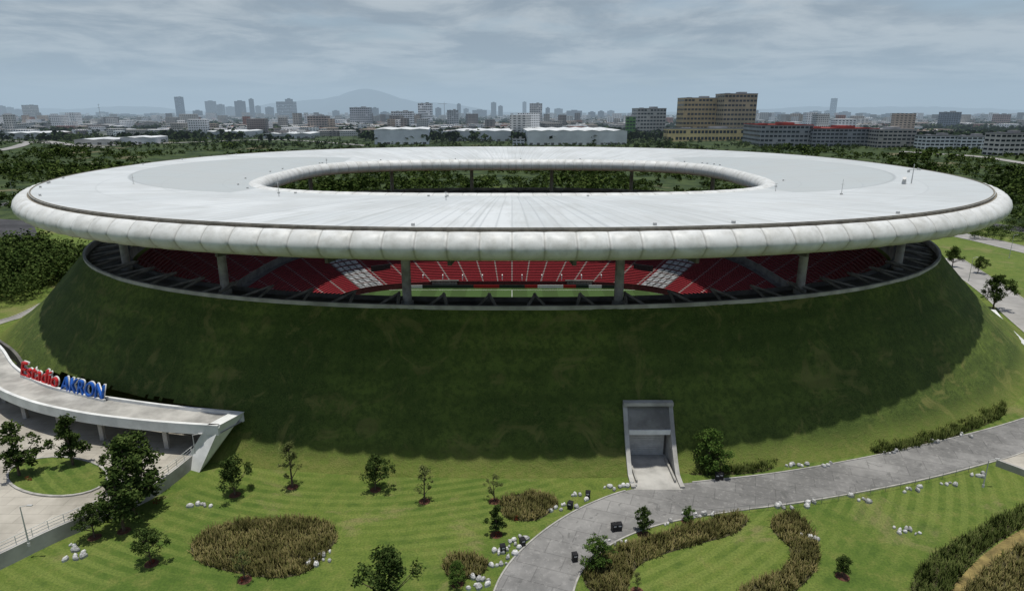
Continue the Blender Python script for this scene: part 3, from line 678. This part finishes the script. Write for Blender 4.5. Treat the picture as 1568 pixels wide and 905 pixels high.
for a in [('warehouse',568,650,221,199,(.72,.73,.73),2,None,110,.1,True),('warehouse',690,785,216,201,(.6,.6,.6),2,None,120,-.05,True),('warehouse',805,957,222,201,(.75,.75,.72),2,None,170,.03,True),
          ('warehouse',308,368,212,202,(.6,.6,.6),2,None,90,0,True),('warehouse',112,170,222,214,(.5,.49,.46),2,None,60,.1,True),('warehouse',183,228,221,211,(.66,.66,.66),2,None,50,.1,True),('warehouse',0,60,213,204,(.5,.5,.5),2,None,70,.1,True),
          ('warehouse',400,470,212,205,(.5,.5,.5),2,None,80,.1,True),
          ('office_building',972,1017,208,168,(.50,.47,.43),8,None,30,.12),('hotel_building',1042,1097,212,153,(.50,.37,.20),9,None,30,.08),('office_tower',1102,1153,213,147,(.42,.34,.22),10,None,34,.08),
          ('podium_building',1020,1145,216,198,(.8,.6,.28),2,None,20,.08),('campus_building',1168,1245,224,193,(.36,.36,.36),5,M_roofred,80,-.08),('campus_building',1248,1345,224,198,(.32,.32,.33),5,M_roofred,80,-.08),('campus_building',1347,1402,226,200,(.46,.42,.38),5,M_roofgrey,60,-.08),
          ('apartment_block',1416,1466,228,209,(.8,.8,.78),4),('apartment_block',1470,1518,228,210,(.8,.8,.78),4),('apartment_block',1524,1575,238,206,(.6,.57,.52),5,None,None,.1),
          ('apartment_block',537,567,194,166,(.4,.4,.42),9),('apartment_block',600,632,198,172,(.8,.8,.8),9),('apartment_block',641,662,194,160,(.8,.8,.8),10),('apartment_block',472,502,202,179,(.5,.4,.34),7),
          ('apartment_block',685,702,195,170,(.45,.45,.45),9),('apartment_block',811,830,191,160,(.6,.57,.54),12),('apartment_block',37,55,184,162,(.5,.45,.4),10),('apartment_block',1443,1468,198,173,(.22,.25,.3),9),('apartment_block',1525,1545,194,176,(.45,.28,.24),7),('apartment_block',425,451,183,157,(.4,.43,.47),12),
          ('high_rise_tower',271,282,183,150,(.35,.42,.5),22,None,None,0,False,6),('high_rise_tower',1271,1279,180,152,(.3,.38,.46),20,None,None,0,False,6),('high_rise_tower',1155,1160,186,170,(.4,.4,.42),14,None,None,0,False,6),
          ('apartment_block',785,803,224,214,(.75,.75,.75),3),('apartment_block',958,972,213,180,(.12,.25,.08),7)]:
    building(*a)
mb=MB()
for (a,b,t_) in [(0,10,163),(12,22,165),(24,34,168),(318,332,156),(335,345,161),(348,360,164),(363,377,156),(384,391,153),(393,400,163),(440,450,153),(510,520,170),(570,580,166),(583,596,172),(667,676,166),(700,706,160),(710,718,167),(724,745,169),(752,760,158),(763,770,163),(800,806,157),(835,842,166),(848,862,167),(868,890,170),(900,912,172),(915,925,171),(930,940,170),(1160,1172,174),(1180,1200,173),(1213,1226,173),(1240,1255,171),(1262,1270,170),(1285,1300,172),(1310,1330,174),(1350,1370,175),(1490,1505,176),(1550,1568,177),(150,165,172),(180,205,175),(225,250,174),(298,310,170),(408,420,165)]:
    yb_=R.uniform(178.5,183); x,y,z=survey_t((a+b)/2,yb_); m=mpp(y,z); h=(yb_-t_)*m; mb.box((x,y,z+h/2),((b-a)*m*.9,(b-a)*m*.7,h),0,R.uniform(-.3,.3)); mb.box((x,y,z+h+2),((b-a)*m*.4,(b-a)*m*.3,5),0)
mb.obj('distant_skyline',[M_tower])
mb=MB()
for _ in range(9500):
    Y=980*(8500/980)**R.random()**.95; X=R.uniform(-.95,.95)*Y; y=Y+CY; dn=mn.noise(Vector((X*.003,y*.0015,9)))
    if dn<-.12 and Y<3000: continue
    if Y<1300 and R.random()<.5: continue
    w=R.uniform(9,26)*(1+Y/8000); h=R.uniform(7,12) if R.random()<.92 else R.uniform(14,36)
    mb.box((X,y,12+h/2-.5),(w,w*R.uniform(.5,1.3),h+1),0,R.uniform(-.5,.5))
mb.obj('distant_city_houses',[M_city])
x,y,z=survey_t(681,188); m=mpp(y,z); e=empty('tower_crane',(x,y,z)); mb=MB(); mb.box((0,0,14*m),(1.6,1.6,28*m)); mb.box((-3*m,0,28*m),(14*m,1.2,1.2)); mb.box((0,0,29.5*m),(1,1,3*m)); mb.obj('mast_and_jib',[M_steel],e)
x,y,z=survey_t(156,192); m=mpp(y,z); e=empty('radio_mast',(x,y,z)); mb=MB(); mb.tube((0,0,0),(0,0,32*m),1.2,.4,6); mb.box((0,0,26*m),(4,4,1)); mb.box((0,0,30*m),(3,3,1)); mb.obj('lattice',[M_steel],e)
def hills(name,Yd,fn,mat):
    v=[];f=[];xs=np.linspace(-1.0,1.0,260)
    for k,sx in enumerate(xs):
        pxx=784+sx*F; hh=max(fn(pxx),0)/F*Yd+6
        for q,(dd,kk) in enumerate(((-.10,0),(-.05,.42),(0,1),(.08,.3))):
            v.append((sx*Yd,Yd*(1+dd)+CY+mn.noise(Vector((k*.2,q,0)))*Yd*.01,hh*kk*(1+.08*mn.noise(Vector((k*.15,q*3,1))))+(12 if q else 0)))
    for k in range(259):
        for q in range(3): a=4*k+q; f.append((a,a+4,a+5,a+1))
    mesh(name,v,f,mat,smooth=True)
M_mt=simple('mountain',(.05,.075,.10),.2,.001)  # bluish grey: distance haze is put into the base colour
gs=lambda x,c,w,h:h*math.exp(-((x-c)/w)**2)
hills('mountain',12000,lambda p:gs(p,575,44,15)+gs(p,560,120,18)+gs(p,690,60,7)+gs(p,440,80,7)+gs(p,1230,130,8)+gs(p,1400,90,7)+gs(p,60,120,7)+gs(p,230,60,9)+gs(p,1560,90,5)+2+2*mn.noise(Vector((p*.02,0,0)))+1.2*mn.noise(Vector((p*.08,0,0))),M_mt)

m=D.materials.new('hazy_air'); m.use_nodes=True; nt=m.node_tree; nt.nodes.clear()
try: m.cycles.homogeneous_volume=True
except Exception: pass
o=nt.nodes.new('ShaderNodeOutputMaterial'); ab=nt.nodes.new('ShaderNodeVolumeAbsorption'); em=nt.nodes.new('ShaderNodeEmission'); ad=nt.nodes.new('ShaderNodeAddShader')
SG=1/7000; ab.inputs['Color'].default_value=(0,0,0,1); ab.inputs['Density'].default_value=SG; em.inputs['Color'].default_value=(.37,.48,.58,1); em.inputs['Strength'].default_value=SG  # airlight put in as an even glow of the volume, no scattering
nt.links.new(ab.outputs[0],ad.inputs[0]); nt.links.new(em.outputs[0],ad.inputs[1]); nt.links.new(ad.outputs[0],o.inputs['Volume'])
mb=MB(); mb.box((0,13000,345),(36000,25000,710)); mb.obj('haze',[m])

# ---------------------------------------------------------------- sky, sun, camera
el=math.radians(88.2); az=math.radians(165)
d=Vector((math.sin(az)*math.cos(el),math.cos(az)*math.cos(el),math.sin(el)))
w=D.worlds.new('World'); SC.world=w; w.use_nodes=True; nt=w.node_tree; bg=nt.nodes['Background']; bg.inputs[1].default_value=.1
sk=nt.nodes.new('ShaderNodeTexSky'); sk.sky_type='NISHITA'; sk.sun_disc=False; sk.sun_elevation=el; sk.sun_rotation=az; sk.air_density=1; sk.dust_density=1.5
def wn(ty,**kw):
    n=nt.nodes.new(ty)
    for k,v in kw.items():
        key=int(k[1:]) if k[0]=='i' and k[1:].isdigit() else k
        if isinstance(v,bpy.types.NodeSocket): nt.links.new(v,n.inputs[key])
        else: n.inputs[key].default_value=v
    return n
def wmth(op,a,b):
    n=nt.nodes.new('ShaderNodeMath'); n.operation=op
    for i,x in enumerate((a,b)):
        if isinstance(x,bpy.types.NodeSocket): nt.links.new(x,n.inputs[i])
        else: n.inputs[i].default_value=x
    return n.outputs[0]
tc=nt.nodes.new('ShaderNodeTexCoord'); sp=wn('ShaderNodeSeparateXYZ',i0=tc.outputs['Generated']); zz=wmth('ADD',wmth('MAXIMUM',sp.outputs[2],0),.11)
cb=wn('ShaderNodeCombineXYZ',i0=wmth('DIVIDE',sp.outputs[0],zz),i1=wmth('DIVIDE',sp.outputs[1],zz))
n1=wn('ShaderNodeTexNoise',Vector=cb.outputs[0],Scale=.5,Detail=5,Roughness=.55); n2=wn('ShaderNodeTexNoise',Vector=cb.outputs[0],Scale=1.1,Detail=9,Roughness=.6,Distortion=.35)
mr=wn('ShaderNodeMapRange',i0=n2.outputs['Fac'],i1=.38,i2=.62); mr.interpolation_type='SMOOTHSTEP'
mx=nt.nodes.new('ShaderNodeMix'); mx.data_type='RGBA'; nt.links.new(mr.outputs[0],mx.inputs[0]); mx.inputs[6].default_value=(2.35,2.85,3.4,1); mx.inputs[7].default_value=(5.2,5.6,5.85,1)
cov=wn('ShaderNodeMapRange',i0=n1.outputs['Fac'],i1=.34,i2=.46); hi=wn('ShaderNodeMapRange',i0=sp.outputs[2],i1=.17,i2=.42,i3=1.0,i4=.12)
m2=nt.nodes.new('ShaderNodeMix'); m2.data_type='RGBA'; nt.links.new(wmth('MULTIPLY',cov.outputs[0],hi.outputs[0]),m2.inputs[0]); nt.links.new(sk.outputs[0],m2.inputs[6]); nt.links.new(mx.outputs[2],m2.inputs[7])
nt.links.new(m2.outputs[2],bg.inputs[0])
L=D.lights.new('sun','SUN'); L.energy=3.6; L.angle=math.radians(.9); L.color=(1,.965,.9)
lo_=link(D.objects.new('sun',L)); lo_.rotation_euler=d.to_track_quat('Z','Y').to_euler(); lo_.location=(0,0,300)
cam=D.cameras.new('camera'); cam.sensor_width=36; cam.lens=F/1568*36; cam.clip_end=60000; cam.clip_start=1
co=link(D.objects.new('camera',cam)); co.location=(0,CY,CH); co.rotation_euler=(math.pi/2-TH,0,0); SC.camera=co
SC.view_settings.view_transform='Standard'; SC.view_settings.look='None'; SC.view_settings.exposure=0; SC.view_settings.gamma=1
